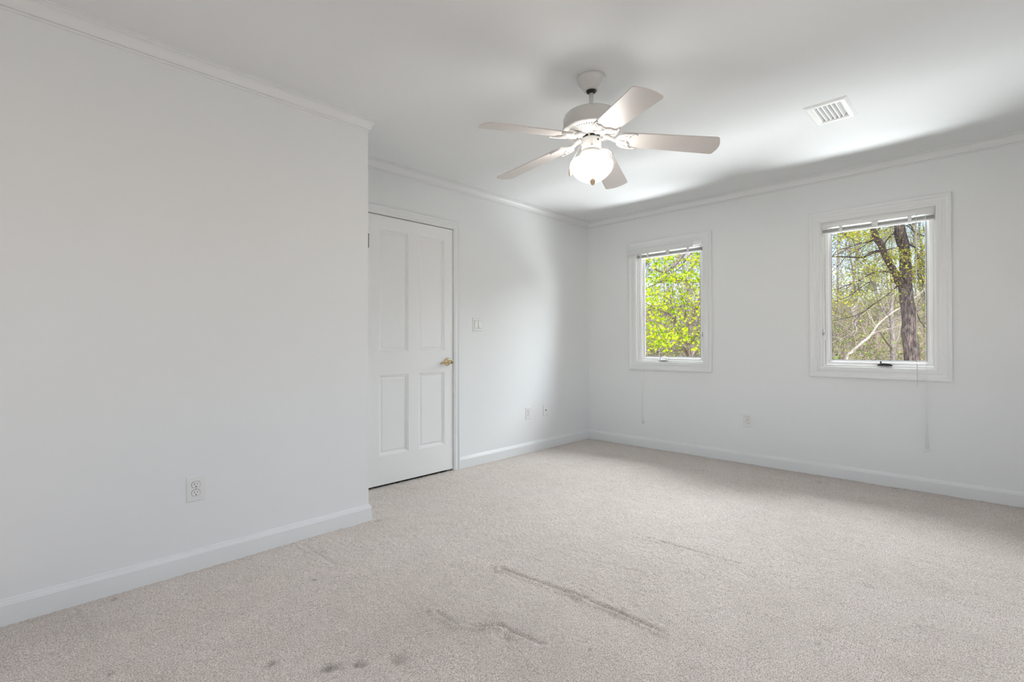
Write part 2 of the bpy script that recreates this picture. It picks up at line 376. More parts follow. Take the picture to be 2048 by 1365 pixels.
    o = bpy.data.objects.new('floor', me); COL.objects.link(o)
    tag(o, 'worn beige wall-to-wall carpet with furniture dents', 'floor', kind='structure')
carpet()

# baseboards and crown moulding
BASE = [(0, -.02), (.014, -.02), (.014, .076), (.0118, .0785), (.0118, .081), (.0100, .087), (.0068, .0905), (.0062, .0945), (.0035, .0975), (0, .099)]
b = MB().sweep(BASE, (XB, YL), (XC, YL), (0, -1), 0, 1).sweep(BASE, (XC, YL), (XC, YD), (1, 0), 1, -1)
tag(b.build('baseboard_left', trim_m), 'white baseboard along the blank left wall', 'baseboard', kind='structure')
b = MB().sweep(BASE, (2.696, YD), (XW, YD), (0, -1), 0, -1)
tag(b.build('baseboard_door', trim_m), 'white baseboard right of the door', 'baseboard', kind='structure')
b = MB().sweep(BASE, (XW, YD), (XW, YR), (-1, 0), -1, 0)
tag(b.build('baseboard_window', trim_m), 'white baseboard under the two windows', 'baseboard', kind='structure')
CR = [(0, H-.0686), (.0075, H-.0686), (.0085, H-.0655), (.0085, H-.0620), (.0055, H-.0605), (.0055, H-.0580), (.0130, H-.0570), (.0140, H-.0545), (.0150, H-.053)]
for k in range(7):
    t = k/6*math.pi/2; CR.append((.015+.027*(1-math.cos(t)), H-.053+.036*math.sin(t)))
CR += [(.0420, H-.0135), (.0475, H-.0120), (.0485, H-.0075), (.0455, H-.0060), (.050, H-.0045), (.050, H+.002), (0, H+.002)]
b = MB().sweep(CR, (XB, YL), (XC, YL), (0, -1), 0, 1).sweep(CR, (XC, YL), (XC, YD), (1, 0), 1, -1)
tag(b.build('trim_1', trim_m), 'white crown moulding at the top of the left wall', 'crown moulding', kind='structure')
b = MB().sweep(CR, (XC, YD), (XW, YD), (0, -1), -1, -1)
tag(b.build('trim_2', trim_m), 'white crown moulding above the door', 'crown moulding', kind='structure')
b = MB().sweep(CR, (XW, YD), (XW, YR), (-1, 0), -1, 0)
tag(b.build('trim_3', trim_m), 'white crown moulding above the two windows', 'crown moulding', kind='structure')

# ------------------------------------------------------------------ door
def make_door():
    r = empty('door_1', ((DX0+DX1)/2, YD, 0)); tag(r, 'white four-panel door with brass lever', 'door', kind='structure')
    ox = (DX0+DX1)/2; L = lambda x: x-ox
    # casing: profile offset outward from the opening, depth towards the room
    prof = [(-.006, 0), (-.006, .009), (.004, .011), (.008, .0135), (.020, .012), (.034, .0125), (.040, .017), (.050, .0185), (.0545, .016), (.0555, 0)]
    b = MB()
    def side(u0, z0, u1, z1, s0, s1):
        n = len(prof); V = []
        for (u, z, (su, sz)) in ((u0, z0, s0), (u1, z1, s1)):
            for o, d in prof: V.append((L(u+su*o), -d, z+sz*o))
        b.add(V, [(i, (i+1) % n, n+(i+1) % n, n+i) for i in range(n)]+[tuple(range(n)), tuple(range(n, 2*n))])
    side(DX0, -.01, DX0, DZ1, (-1, 0), (-1, 1)); side(DX0, DZ1, DX1, DZ1, (-1, 1), (1, 1)); side(DX1, DZ1, DX1, -.01, (1, 1), (1, 0))
    b.build('casing', trim_m, r)
    b = MB().box(L(DX0), L(DX0+.009), .0, .13, -.05, DZ1).box(L(DX1-.009), L(DX1), .0, .13, -.05, DZ1).box(L(DX0), L(DX1), .0, .13, DZ1-.009, DZ1)
    b.box(L(DX0+.009), L(DX0+.021), .045, .08, -.05, DZ1-.009).box(L(DX1-.021), L(DX1-.009), .045, .08, -.05, DZ1-.009)
    b.build('jamb', trim_m, r)
    # leaf with four recessed panels
    x0, x1, z0, z1, th = DX0+.0125, DX1-.0125, .016, DZ1-.0145, .035
    pan = [(1.935, 2.190, .232, .832), (2.288, 2.543, .232, .832), (1.935, 2.190, 1.006, 1.917), (2.288, 2.543, 1.006, 1.917)]
    b = MB(); us = sorted({x0, x1, 1.935, 2.190, 2.288, 2.543}); zs = sorted({z0, z1, .232, .832, 1.006, 1.917})
    for i in range(len(us)-1):
        for j in range(len(zs)-1):
            if not any(p[0] <= us[i] < p[1] and p[2] <= zs[j] < p[3] for p in pan):
                b.add([(L(us[i]), .002, zs[j]), (L(us[i+1]), .002, zs[j]), (L(us[i+1]), .002, zs[j+1]), (L(us[i]), .002, zs[j+1])], [(0, 1, 2, 3)])
    b.add([(L(x), y, z) for y in (.002, .002+th) for x, z in ((x0, z0), (x1, z0), (x1, z1), (x0, z1))], [(0, 1, 5, 4), (1, 2, 6, 5), (2, 3, 7, 6), (3, 0, 4, 7), (4, 5, 6, 7)])
    for p in pan:   # moulded step-down, then the raised field
        ring = [(0, .002), (.0025, .0075), (.011, .0095), (.017, .0165), (.022, .0175), (.032, .0140), (.036, .0128)]
        R = []
        for o, d in ring: R.append([(L(p[0]+o), d, p[2]+o), (L(p[1]-o), d, p[2]+o), (L(p[1]-o), d, p[3]-o), (L(p[0]+o), d, p[3]-o)])
        for k in range(len(R)-1):
            b.add(R[k]+R[k+1], [(i, (i+1) % 4, 4+(i+1) % 4, 4+i) for i in range(4)])
        b.add(R[-1], [(0, 1, 2, 3)])
    leaf = b.build('door_leaf', door_m, r)
    # lever handle
    hx, hz = 2.573, .912
    h = empty('door_handle', (L(hx), .002, hz), parent=r); h['label'] = 'polished brass lever handle'
    rx = Matrix.Rotation(rad(90), 4, 'X')
    m = MB().lathe([(.0, 0), (.031, 0), (.032, .003), (.030, .007), (.022, .010), (.016, .013), (.0125, .018), (.0115, .035), (.0125, .044), (.014, .048), (.014, .060), (.0125, .063), (.006, .0635), (0, .0635)], 40, cap=False)
    o = m.build('rose', brass_m, h); o.matrix_local = rx
    pts = [(-.004, -.055, 0), (-.03, -.056, -.001), (-.06, -.055, -.003), (-.09, -.051, -.006), (-.108, -.047, -.009)]
    m = MB().tube(pts, [.0125, .0115, .0100, .0088, .0070], 14); m.build('lever', brass_m, h)
    m = MB().lathe([(.0, .0636), (.0085, .0636), (.0085, .0646), (0, .0646)], 20, cap=False); o = m.build('lever_hole', dark_m, h); o.matrix_local = rx
    m = MB().lathe([(.0, .0646), (.003, .0646), (.003, .0655), (0, .0656)], 12, cap=False); o = m.build('privacy_pin', chrome_m, h); o.matrix_local = rx
    for z, hs in ((1.812, .0105), (1.06, .001), (.25, .001)):
        g = MB().lathe([(0, z-.052), (.0045, z-.050), (.0065, z-.047), (.0065, z+.047), (.0045, z+.050), (0, z+.053)], 14, (L(DX0+hs+.009), -.006), cap=False)
        g.box(L(DX0+hs), L(DX0+hs+.018), -.001, .0015, z-.045, z+.045)
        g.tube([(L(DX0+hs+.009), -.006, z+.049), (L(DX0+hs+.018), -.009, z+.050)], .0028, 8)
        k = g.build('hinge', darkmetal_m, r)
    return r
make_door()

# ------------------------------------------------------------------ windows
def make_window(idx, label, latch_left):
    a, c = WIN[idx]; oy = (a+c)/2
    r = empty('window_%d' % idx, (XW, oy, 0)); tag(r, label, 'window', kind='structure')
    A, C = a-oy, c-oy
    P = lambda u, z, d: (-d, u, z)
    casing = [(-.004, 0), (-.004, .010), (.006, .011), (.010, .0135), (.024, .0135), (.030, .0115), (.048, .0125), (.058, .0175), (.070, .0185), (.0765, .0165), (.078, .013), (.078, 0)]
    MB().frame(casing, A, C, WZ0, WZ1, P).build('casing', trim_m, r)
    MB().frame([(0, .004), (0, -.10), (-.010, -.10), (-.010, -.016), (-.0085, -.013), (-.0085, .004)], A, C, WZ0, WZ1, P).build('jamb_liner', white_m, r)
    MB().frame([(0, -.028), (-.020, -.028), (-.0225, -.031), (-.0225, -.100), (0, -.100)], A, C, WZ0, WZ1, P).build('window_frame', white_m, r)
    s = MB().frame([(-.0245, -.042), (-.0245, -.085), (-.062, -.085), (-.062, -.066), (-.0605, -.062), (-.049, -.050), (-.046, -.042)], A, C, WZ0, WZ1, P).build('sash', white_m, r)
    MB().frame([(-.0605, -.0665), (-.0605, -.072), (-.0645, -.072), (-.0645, -.0665)], A, C, WZ0, WZ1, P).build('glazing_gasket', seam_m, s)
    MB().box(.0685, .0705, A+.0615, C-.0615, WZ0+.0615, WZ1-.0615).build('glass_pane', glass_m, s)
    # casement lock on the side stop
    ly = (C-.018) if latch_left else (A+.018)
    l = empty('sash_lock', (.020, ly, 1.12), parent=r)
    MB().box(.000, .010, -.0095, .0095, -.034, .034).build('lock_plate', white_m, l, .003)
    MB().tube([(.000, 0, .004), (-.012, 0, .010), (-.020, -.002, .030), (-.022, -.004, .046)], [.0055, .0055, .005, .0045], 10).build('lock_lever', chrome_m, l)
    return r
make_window(1, 'smaller-looking far window beside the room corner, full of lime green leaves', False)
make_window(2, 'near window at the right, showing the thick dark tree trunk', True)

# folding crank operators on the bottom frames
def crank(win, y, m, up, lab):
    a, c = WIN[win]; par = bpy.data.objects['window_%d' % win]
    k = empty('crank_operator', (.012, y-(a+c)/2, WZ0+.023), parent=par); k['label'] = lab
    MB().box(-.020, .014, -.045, .045, 0, .013).build('crank_base', m, k, .004, 3)
    if up:
        MB().tube([(-.006, .030, .011), (-.012, .022, .026), (-.016, .004, .036), (-.016, -.016, .036), (-.014, -.032, .026), (-.012, -.040, .016)], [.005, .0055, .005, .005, .0055, .006], 10).build('crank_arm', m, k)
        MB().lathe([(0, .012), (.007, .013), (.008, .021), (.006, .028), (0, .030)], 16, (-.012, -.042), cap=False).build('crank_knob', m, k)
    else:
        MB().tube([(-.018, .032, .013), (-.021, .010, .016), (-.021, -.020, .015), (-.018, -.040, .012)], [.005, .0055, .0055, .004], 10).build('crank_arm', m, k)
        MB().lathe([(0, .012), (.006, .013), (.0048, .022), (.0065, .030), (.004, .035), (0, .036)], 16, (-.010, .024), cap=False).build('crank_knob', m, k)
crank(1, 2.352, chrome_m, True, 'bright nickel folding crank')
crank(2, .572, darkmetal_m, False, 'dark bronze folding crank')

# ------------------------------------------------------------------ mini blinds pulled up to the top of each window
random.seed(3)
def make_blind(win, label, cordside, valance_shift, cord_end):
    a, c = WIN[win]; oy = (a+c)/2; top = WZ1-.006
    r = empty('window_blind', (XW-.006, oy, top)); tag(r, label, 'blind', 'raised mini blinds at the windows')
    A, C = a-oy+.012, c-oy-.012
    # local x: towards outside, z down from the top of the headrail
    prof = [(.003, 0), (.003, -.024), (.006, -.028), (.030, -.028), (.034, -.025), (.034, 0)]
    V = [(x, y, z) for y in (A, C) for x, z in prof]; n = len(prof)
    MB().add(V, [(i, (i+1) % n, n+(i+1) % n, n+i) for i in range(n)]+[tuple(reversed(range(n))), tuple(range(n, 2*n))]).build('head_rail', white_m, r)
    s = valance_shift
    if s:
        va, vc, vx = A+.075, C+.088, -.026
    else:
        va, vc, vx = A, C-.0, -.003
    MB().add([(vx+dx, y, z) for y in (va, vc) for dx, z in ((0, -.002), (-.0025, -.006), (-.0040, -.024), (-.0028, -.041), (0, -.0455), (.0009, -.0455), (-.0020, -.024), (.0009, -.002))],
             [(i, (i+1) % 8, 8+(i+1) % 8, 8+i) for i in range(8)]+[tuple(reversed(range(8))), tuple(range(8, 16))]).build('valance', valance_m, r)
    z = -.0580
    for k in range(11):
        jx = random.uniform(-.0022, .0022)
        o = MB().add([(x+jx, y, zz+z) for y in (A+.004, C-.004) for x, zz in ((.006, 0), (.018, .0016), (.030, 0), (.030, -.0006), (.018, .0010), (.006, -.0006))],
                     [(i, (i+1) % 6, 6+(i+1) % 6, 6+i) for i in range(6)]+[tuple(reversed(range(6))), tuple(range(6, 12))]).build('slat', slat_m, r)
        z -= .0024
    MB().box(.005, .031, A+.003, C-.003, z-.009, z-.001).build('bottom_rail', white_m, r, .002)
    for f, wd in ((.185, .011), (.5, .020), (.80, .011)):
        yy = C-(C-A)*f
        MB().add([(x, yy+sy*wd*sx, zz) for sy in (-1, 1) for x, zz, sx in ((.0030, -.040, 1.1), (.0030, z-.006, .85), (.0005, z-.006, .85), (.0005, -.040, 1.1))],
                 [(0, 1, 2, 3), (7, 6, 5, 4), (0, 4, 5, 1), (1, 5, 6, 2), (2, 6, 7, 3), (3, 7, 4, 0)]).build('ladder_clip', plate_m, r)
    ends = cord_end
    for q, (y0, y1, zz) in enumerate(ends):
        xa = -.020
        k = MB().tube([(.003, y0-oy, -.040), (xa+.004, y0-oy, -.052), (xa, y0-oy, -.09), (xa, (y0*.6+y1*.4)-oy, (WZ0-top)-.02), (xa-.003, (y0*.4+y1*.6)-oy, (.78-top)), (-.004, y1-oy, zz-top+.02)], .0011, 6).build('lift_cord', cord_m, r)
        MB().lathe([(0, zz-top+.022), (.0025, zz-top+.021), (.0045, zz-top+.012), (.0075, zz-top), (.0070, zz-top-.003), (0, zz-top-.004)], 14, (-.004, y1-oy), cap=False).build('cord_tassel', cord_m, k)
    wy = (C-.055) if cordside > 0 else (A+.10)
    MB().tube([(-.006, wy, -.038), (-.012, wy, -.05), (-.013, wy, -1.28 if cordside < 0 else -.70)], [.0014, .0019, .0019], 6).build('tilt_wand', cord_m, r)
    return r
make_blind(1, 'raised white mini blind on the far leafy window, its valance slid left over the casing', 1, True, [(2.565, 2.576, .240), (2.571, 2.556, .246)])
make_blind(2, 'raised white mini blind on the near trunk window, cords hanging at its right', -1, False, [(.331, .340, .287), (.336, .326, .293)])

# ------------------------------------------------------------------ outlets, switch, cable plate, vent
def face_root(name, loc, wallside):      # local: x along the wall, -y out of the wall, z up
    return empty(name, loc, 0 if wallside == 'y' else rad(-90))
def plate(b, w_, h_, t=.0055):
    i = .004
    V = [(sx*w_/2, 0, sz*h_/2) for sx, sz in ((-1, -1), (1, -1), (1, 1), (-1, 1))]+[(sx*w_/2, -.0015, sz*h_/2) for sx, sz in ((-1, -1), (1, -1), (1, 1), (-1, 1))]+[(sx*(w_/2-i), -t, sz*(h_/2-i)) for sx, sz in ((-1, -1), (1, -1), (1, 1), (-1, 1))]
    return b.add(V, [(0, 1, 5, 4), (1, 2, 6, 5), (2, 3, 7, 6), (3, 0, 4, 7), (4, 5, 9, 8), (5, 6, 10, 9), (6, 7, 11, 10), (7, 4, 8, 11), (8, 9, 10, 11), (3, 2, 1, 0)])
def make_outlet():
    r = face_root('wall_outlet', (.634, YL, .384), 'y')
    plate(MB(), .0775, .120).build('cover_plate', plate_m, r)
    for s in (1, -1):
        cz = s*.0195; out = []
        for k in range(40):
            a = 2*math.pi*k/40; x = .0172*math.cos(a); z = .0172*math.sin(a); out.append((x, max(-.0138, min(.0138, z))))
        g = MB()
        g.add([(x, y, cz+z) for y in (-.004, -.0075) for x, z in out], [tuple(range(40)), tuple(reversed(range(40, 80)))]+[(i, (i+1) % 40, 40+(i+1) % 40, 40+i) for i in range(40)])
        k = g.build('receptacle', socket_m, r)
        g = MB(); g.add([(x*1.075, y, cz+z*1.075) for y in (-.0045, -.0060) for x, z in out], [tuple(range(40)), tuple(reversed(range(40, 80)))]+[(i, (i+1) % 40, 40+(i+1) % 40, 40+i) for i in range(40)])
        g.build('socket_gap', dark_m, k)
        for x, hh in ((-.0063, .0042), (.0063, .0035)):
            MB().box(x-.0011, x+.0011, -.0079, -.0074, cz+.0035-hh, cz+.0035+hh).build('slot', dark_m, k)
        MB().box(-.0024, .0024, -.0079, -.0074, cz-.0105, cz-.0058).build('ground_hole', dark_m, k)
    g = MB().lathe([(0, .0072), (.0028, .0070), (.0032, .0055)], 14, cap=False)
    o = g.build('screw', chrome_m, r); o.matrix_local = Matrix.Rotation(rad(90), 4, 'X')
    return r
out1 = make_outlet(); tag(out1, 'white duplex outlet low on the blank left wall', 'outlet', 'duplex wall outlets')
out2 = copy_tree(out1); out2.location = (3.568, YD, .385); tag(out2, 'white duplex outlet right of the door, beside the cable plate', 'outlet', 'duplex wall outlets')
out3 = copy_tree(out1); out3.location = (XW, 1.548, .383); out3.rotation_euler.z = rad(-90); tag(out3, 'white duplex outlet on the window wall, between the two windows', 'outlet', 'duplex wall outlets')

r = face_root('cable_plate', (3.827, YD, .389), 'y'); tag(r, 'white cable jack plate with one round socket, near the corner', 'cable outlet')
plate(MB(), .073, .117).build('cover_plate', plate_m, r)
MB().lathe([(0, .0072), (.0030, .0074), (.0046, .0115), (.0052, .0115), (.0062, .0052)], 18, cap=False).build('coax_socket', darkmetal_m, r).matrix_local = Matrix.Rotation(rad(90), 4, 'X')
for s in (1, -1):
    MB().lathe([(0, .0066), (.0026, .0064), (.0030, .0050)], 12, cap=False).build('screw', chrome_m, r).matrix_local = Matrix.Translation((0, 0, s*.042)) @ Matrix.Rotation(rad(90), 4, 'X')
r = face_root('light_switch', (2.908, YD, 1.232), 'y'); tag(r, 'white double rocker light switch beside the door', 'light switch')
plate(MB(), .119, .121).build('cover_plate', plate_m, r)
for x, tilt in ((-.023, 4), (.023, -4)):
    MB().box(x-.0178, x+.0178, -.0058, -.0050, -.0345, .0345).build('rocker_gap', dark_m, r)
    MB().box(x-.0166, x+.0166, -.0105, -.0040, -.0333, .0333, Matrix.Rotation(rad(tilt), 3, 'X')).build('rocker', socket_m, r, .0015)
    for s in (1, -1):
        MB().lathe([(0, .0064), (.0026, .0062), (.0030, .0050)], 12, cap=False).build('screw', plate_m, r).matrix_local = Matrix.Translation((x, 0, s*.048)) @ Matrix.Rotation(rad(90), 4, 'X')

VC = ((VX0+VX1)/2, (VY0+VY1)/2)
r = empty('ceiling_vent', (VC[0], VC[1], H)); tag(r, 'white louvred air vent in the ceiling right of the fan', 'vent')
hx, hy = (VX1-VX0)/2, (VY1-VY0)/2
Pc = lambda u, v, d: (u, v, d)
MB().frame([(-.004, .03), (-.004, -.004), (.004, -.0095), (.022, -.0095), (.036, -.002), (.036, 0), (.002, 0), (.002, .03)], -hx, hx, -hy, hy, Pc).build('vent_frame', white_m, r)
MB().frame([(.0, .001), (.0, .12), (.004, .12), (.004, .001)], -hx, hx, -hy, hy, Pc).box(-hx, hx, -hy, hy, .118, .122).build('duct_box', void_m, r)
for k in range(6):
    y = hy-.002-(k+.5)*.0222; V = []; n = 7
    for x in (-hx+.006, hx-.006):
        for q in range(n):
            t = q/(n-1); V.append((x, y-.010+.0195*t, .022-.028*math.sin(t*math.pi*.5)))
        for q in reversed(range(n)):
            t = q/(n-1); V.append((x, y-.010+.0195*t+.0006, .0232-.028*math.sin(t*math.pi*.5)))
    N = 2*n
    MB().add(V, [(i, (i+1) % N, N+(i+1) % N, N+i) for i in range(N)]+[tuple(reversed(range(N))), tuple(range(N, 2*N))]).build('louver', white_m, r)

# ------------------------------------------------------------------ ceiling fan
FX, FY = 2.0826, 1.4554
def make_fan():
    r = empty('ceiling_fan', (FX, FY, H)); tag(r, 'white five-blade ceiling fan with a lit globe light', 'ceiling fan')
    Z = lambda z: z-H
    MB().lathe([(0, 0), (.071, 0), (.0725, -.003), (.0725, -.008), (.0700, -.016), (.0620, -.030), (.0530, -.044), (.0450, -.056), (.0390, -.064), (.0350, -.0675), (.026, -.0685), (.024, -.060), (0, -.058)], 56, cap=False).build('canopy', fan_m, r)
    MB().lathe([(0, -.056), (.018, -.058), (.0235, -.066), (.0240, -.070), (.021, -.076), (.0125, -.080), (0, -.0805)], 36, cap=False).build('hanger_ball', black_m, r)
    MB().lathe([(.0, -.075), (.0108, -.076), (.0108, Z(2.235)), (0, Z(2.235))], 24, cap=False).build('downrod', fan_m, r)
    d = MB().lathe([(.011, Z(2.254)), (.021, Z(2.252)), (.024, Z(2.236)), (.026, Z(2.222))], 28, cap=False).build('rod_coupling', fan_m, r)
    sd = Vector((-.42, -.90, 0)); sd.normalize()
    MB().tube([sd*.010+Vector((0, 0, Z(2.266))), sd*.020+Vector((0, 0, Z(2.266)))], [.0035, .0042], 10).build('set_screw', black_m, d)
    m = MB().lathe([(.0, Z(2.234)), (.060, Z(2.234)), (.112, Z(2.231)), (.127, Z(2.226)), (.137, Z(2.216)), (.1415, Z(2.203)), (.1420, Z(2.156)), (.1395, Z(2.152))], 72, cap=False).build('motor_housing', fan_m, r)
    f = MB().lathe([(.1395, Z(2.154)), (.1465, Z(2.152)), (.1475, Z(2.148)), (.1455, Z(2.143)), (.134, Z(2.139)), (.122, Z(2.136)), (.074, Z(2.1275)), (.070, Z(2.120)), (.058, Z(2.118)), (0, Z(2.118))], 72, cap=False).build('motor_underside', fan_m, r)
    ribs = MB()
    for k in range(60):
        a = 2*math.pi*k/60; c, s = math.cos(a), math.sin(a)
        for r0, z0, r1, z1 in ((.080, 2.1282, .122, 2.1357),):
            wv = .0021; V = []
            for rr, zz, ww in ((r0, z0, wv*.8), (r1, z1, wv*1.25)):
                for sg in (-1, 1):
                    for dz in (.001, -.0055): V.append((rr*c-sg*ww*s, rr*s+sg*ww*c, Z(zz)+dz))
            ribs.add(V, [(0, 2, 3, 1), (4, 5, 7, 6), (0, 1, 5, 4), (2, 6, 7, 3), (1, 3, 7, 5), (0, 4, 6, 2)])
    ribs.build('vent_grille', fan_m, f)
    MB().lathe([(.0, Z(2.122)), (.040, Z(2.122)), (.038, Z(2.100)), (0, Z(2.100))], 32, cap=False).build('motor_hub', darkmetal_m, r)
    for k in range(3):
        a = rad(200+k*120); p = Vector((.044*math.cos(a), .044*math.sin(a), 0))
        MB().tube([p+Vector((0, 0, Z(2.121))), p+Vector((0, 0, Z(2.098)))], .0045, 8).build('housing_screw', chain_m, r)
    s = MB().lathe([(0, Z(2.105)), (.046, Z(2.105)), (.0490, Z(2.103)), (.0495, Z(2.099)), (.0495, Z(2.052)), (.0480, Z(2.046)), (.042, Z(2.042)), (0, Z(2.042))], 48, cap=False).build('switch_housing', fan_m, r)
    q = Vector((-.25, -.97, 0)).normalized()
    MB().tube([q*.0485+Vector((0, 0, Z(2.086))), q*.0525+Vector((0, 0, Z(2.086)))], [.0048, .0045], 12).build('switch_slot', black_m, s)
    # light fitter with a beaded rim
    f = MB().lathe([(0, Z(2.044)), (.044, Z(2.044)), (.050, Z(2.040)), (.0525, Z(2.034)), (.0525, Z(2.024)), (.0545, Z(2.022)), (.0545, Z(2.016)), (.050, Z(2.015)), (0, Z(2.015))], 48, cap=False).build('light_fitter', fan_m, r)
    bd = MB()
    for k in range(28):
        a = 2*math.pi*k/28; cx, cy_ = .0525*math.cos(a), .0525*math.sin(a)
        bd.lathe([(0, Z(2.0335)), (.0036, Z(2.0315)), (.0046, Z(2.029)), (.0036, Z(2.0265)), (0, Z(2.0245))], 8, (cx, cy_), cap=False)
    bd.build('beaded_rim', fan_m, f)
    G = [(.0, 2.022), (.047, 2.022), (.049, 2.017), (.052, 2.013), (.066, 2.008), (.084, 2.000), (.098, 1.992), (.1055, 1.982), (.1085, 1.971), (.1070, 1.958), (.1005, 1.942), (.0885, 1.926), (.0720, 1.910), (.0530, 1.897), (.0360, 1.889), (.024, 1.8855), (.0, 1.8850)]
    MB().lathe([(a, Z(z)) for a, z in G], 64, cap=False).build('globe_shade', globe_m, r)
    # five blades with cast brackets
    out = []
    r0, r1, w0, w1 = .158, .6285, .0575, .0690
    N = 10
    side = lambda t: w0+(w1-w0)*t
    for k in range(N+1):
        t = k/N; out.append((r0+(r1-.030-r0)*t, -side(t)))
    for k in range(1, 5):
        a = k/5*math.pi/2; out.append((r1-.030+.018*math.sin(a), -w1+.016*(1-math.cos(a))))
    for k in range(9):
        y = -w1+.016+(2*w1-.032)*k/8; out.append((r1-.012+.012*(1-(y/(w1-.016))**2), y))
    for k in range(4, 0, -1):
        a = k/5*math.pi/2; out.append((r1-.030+.018*math.sin(a), w1-.016*(1-math.cos(a))))
    for k in range(N, -1, -1):
        t = k/N; out.append((r0+(r1-.030-r0)*t, side(t)))
    for k in range(1, 6):
        a = k/6*math.pi; out.append((r0-.022*math.sin(a), w0*math.cos(a)))
    bl = MB().prism(out, -.003, .003).build('blade', blade_m, None, .0012)
    # bracket plate (under the blade): rounded shoulder, two horns and a scalloped inner edge
    half = [(.118, .010), (.126, .017), (.131, .030), (.139, .043), (.152, .054), (.170, .0605), (.190, .063), (.212, .0635), (.222, .0615), (.224, .056), (.214, .0525), (.200, .0515), (.192, .046), (.190, .036), (.192, .026), (.186, .016), (.178, .010), (.176, .0)]
    outl = half[::-1][1:]; ol = [(x, -y) for x, y in half]+outl
    g = MB().prism(ol, -.0085, -.0032)
    for sg in (1, -1):
        g.tube([(x, y*sg*.94, -.0085) for x, y in half[2:10]], .0034, 8)
        g.tube([(x-.006, y*sg, -.0085) for x, y in half[10:]], .0026, 8)
        for x, y in ((.150, .030), (.196, .055), (.165, .012)): g.lathe([(0, -.0120), (.0035, -.0112), (.0045, -.0085)], 10, (x, y*sg), cap=False)
        g.tube([(.130, .010*sg, -.0085), (.145, .020*sg, -.0095), (.165, .036*sg, -.0095), (.182, .050*sg, -.0085)], .0024, 8)
    zt = .010
    g.tube([(.060, 0, zt), (.078, 0, zt-.001), (.094, 0, zt-.006), (.108, 0, zt-.011), (.120, 0, -.006), (.140, 0, -.008), (.168, 0, -.0085)], [.0125, .0125, .0105, .0095, .011, .010, .004], 12)
    g.tube([(.055, .018, zt+.001), (.066, 0, zt-.002), (.055, -.018, zt+.001)], [.007, .009, .007], 10)
    br = g.build('blade_bracket', fan_m, bl)
    a0 = -51.75
    for k in range(5):
        b_ = bl if k == 0 else copy_tree(bl)
        b_.parent = r; b_.location = (0, 0, Z(2.1125)); b_.rotation_euler = (rad(-11.5), rad(6.55), rad(a0+72*k))
    # pull chains: one over the front of the globe, one over its left side
    tc = Vector((-FX, -FY, 0)).normalized(); lf = Vector((-RT.x, -RT.y, 0)).normalized()
    def chain(dirv, start, prof, fobkind):
        pts = [Vector((dirv.x*a, dirv.y*a, Z(z))) for a, z in prof]
        c = MB().tube(pts, .0011, 6).build('pull_chain', chain_m, r)
        e = pts[-1]
        p0 = [Vector((dirv.x*(start[0]-.006), dirv.y*(start[0]-.006), Z(start[1]))), Vector((dirv.x*(start[0]+.006), dirv.y*(start[0]+.006), Z(start[1]-.002)))]
        MB().tube(p0, [.0055, .0042], 10).build('chain_outlet', brass_m, c)
        if fobkind: p = [(0, .002), (.004, 0), (.010, -.006), (.0145, -.014), (.0135, -.022), (.009, -.027), (.0075, -.030), (.0045, -.034), (0, -.035)]
        else: p = [(0, .002), (.003, 0), (.0055, -.006), (.0075, -.018), (.0072, -.028), (.0050, -.038), (0, -.042)]
        MB().lathe([(a, e.z+z) for a, z in p], 20, (e.x, e.y), cap=False).build('chain_fob', fob_m, c)
    chain((tc*.98+lf*-.05).normalized(), (.049, 2.056), [(.052, 2.055), (.058, 2.030), (.088, 2.003), (.1105, 1.972), (.1115, 1.95), (.1115, 1.868)], True)
    chain((lf*.99+tc*.10).normalized(), (.049, 2.078), [(.054, 2.076), (.072, 2.040), (.092, 2.004), (.1095, 1.974), (.1105, 1.96), (.1105, 1.950)], False)
    return r
make_fan()
#OUTDOORS
# ------------------------------------------------------------------ the woods outside
def hill(x, y):
    d = math.hypot(x-5, y-2); t = max(0.0, min(1.0, (d-15)/38)); t = t*t*(3-2*t)
    return GZ+8.5*t+.25*math.sin(x*.35+1)*math.cos(y*.27)*min(1, d/12)
b = MB(); nx, ny = 66, 76
gx = lambda i: XW+.3+88*(i/nx)**1.6
gy = lambda j: -52+118*j/ny
b.add([(gx(i), gy(j), hill(gx(i), gy(j))) for i in range(nx+1) for j in range(ny+1)],
      [(i*(ny+1)+j, (i+1)*(ny+1)+j, (i+1)*(ny+1)+j+1, i*(ny+1)+j+1) for i in range(nx) for j in range(ny)], True)
tag(b.build('ground', litter_m), 'wooded slope covered in leaf litter behind the house', 'ground', kind='structure')

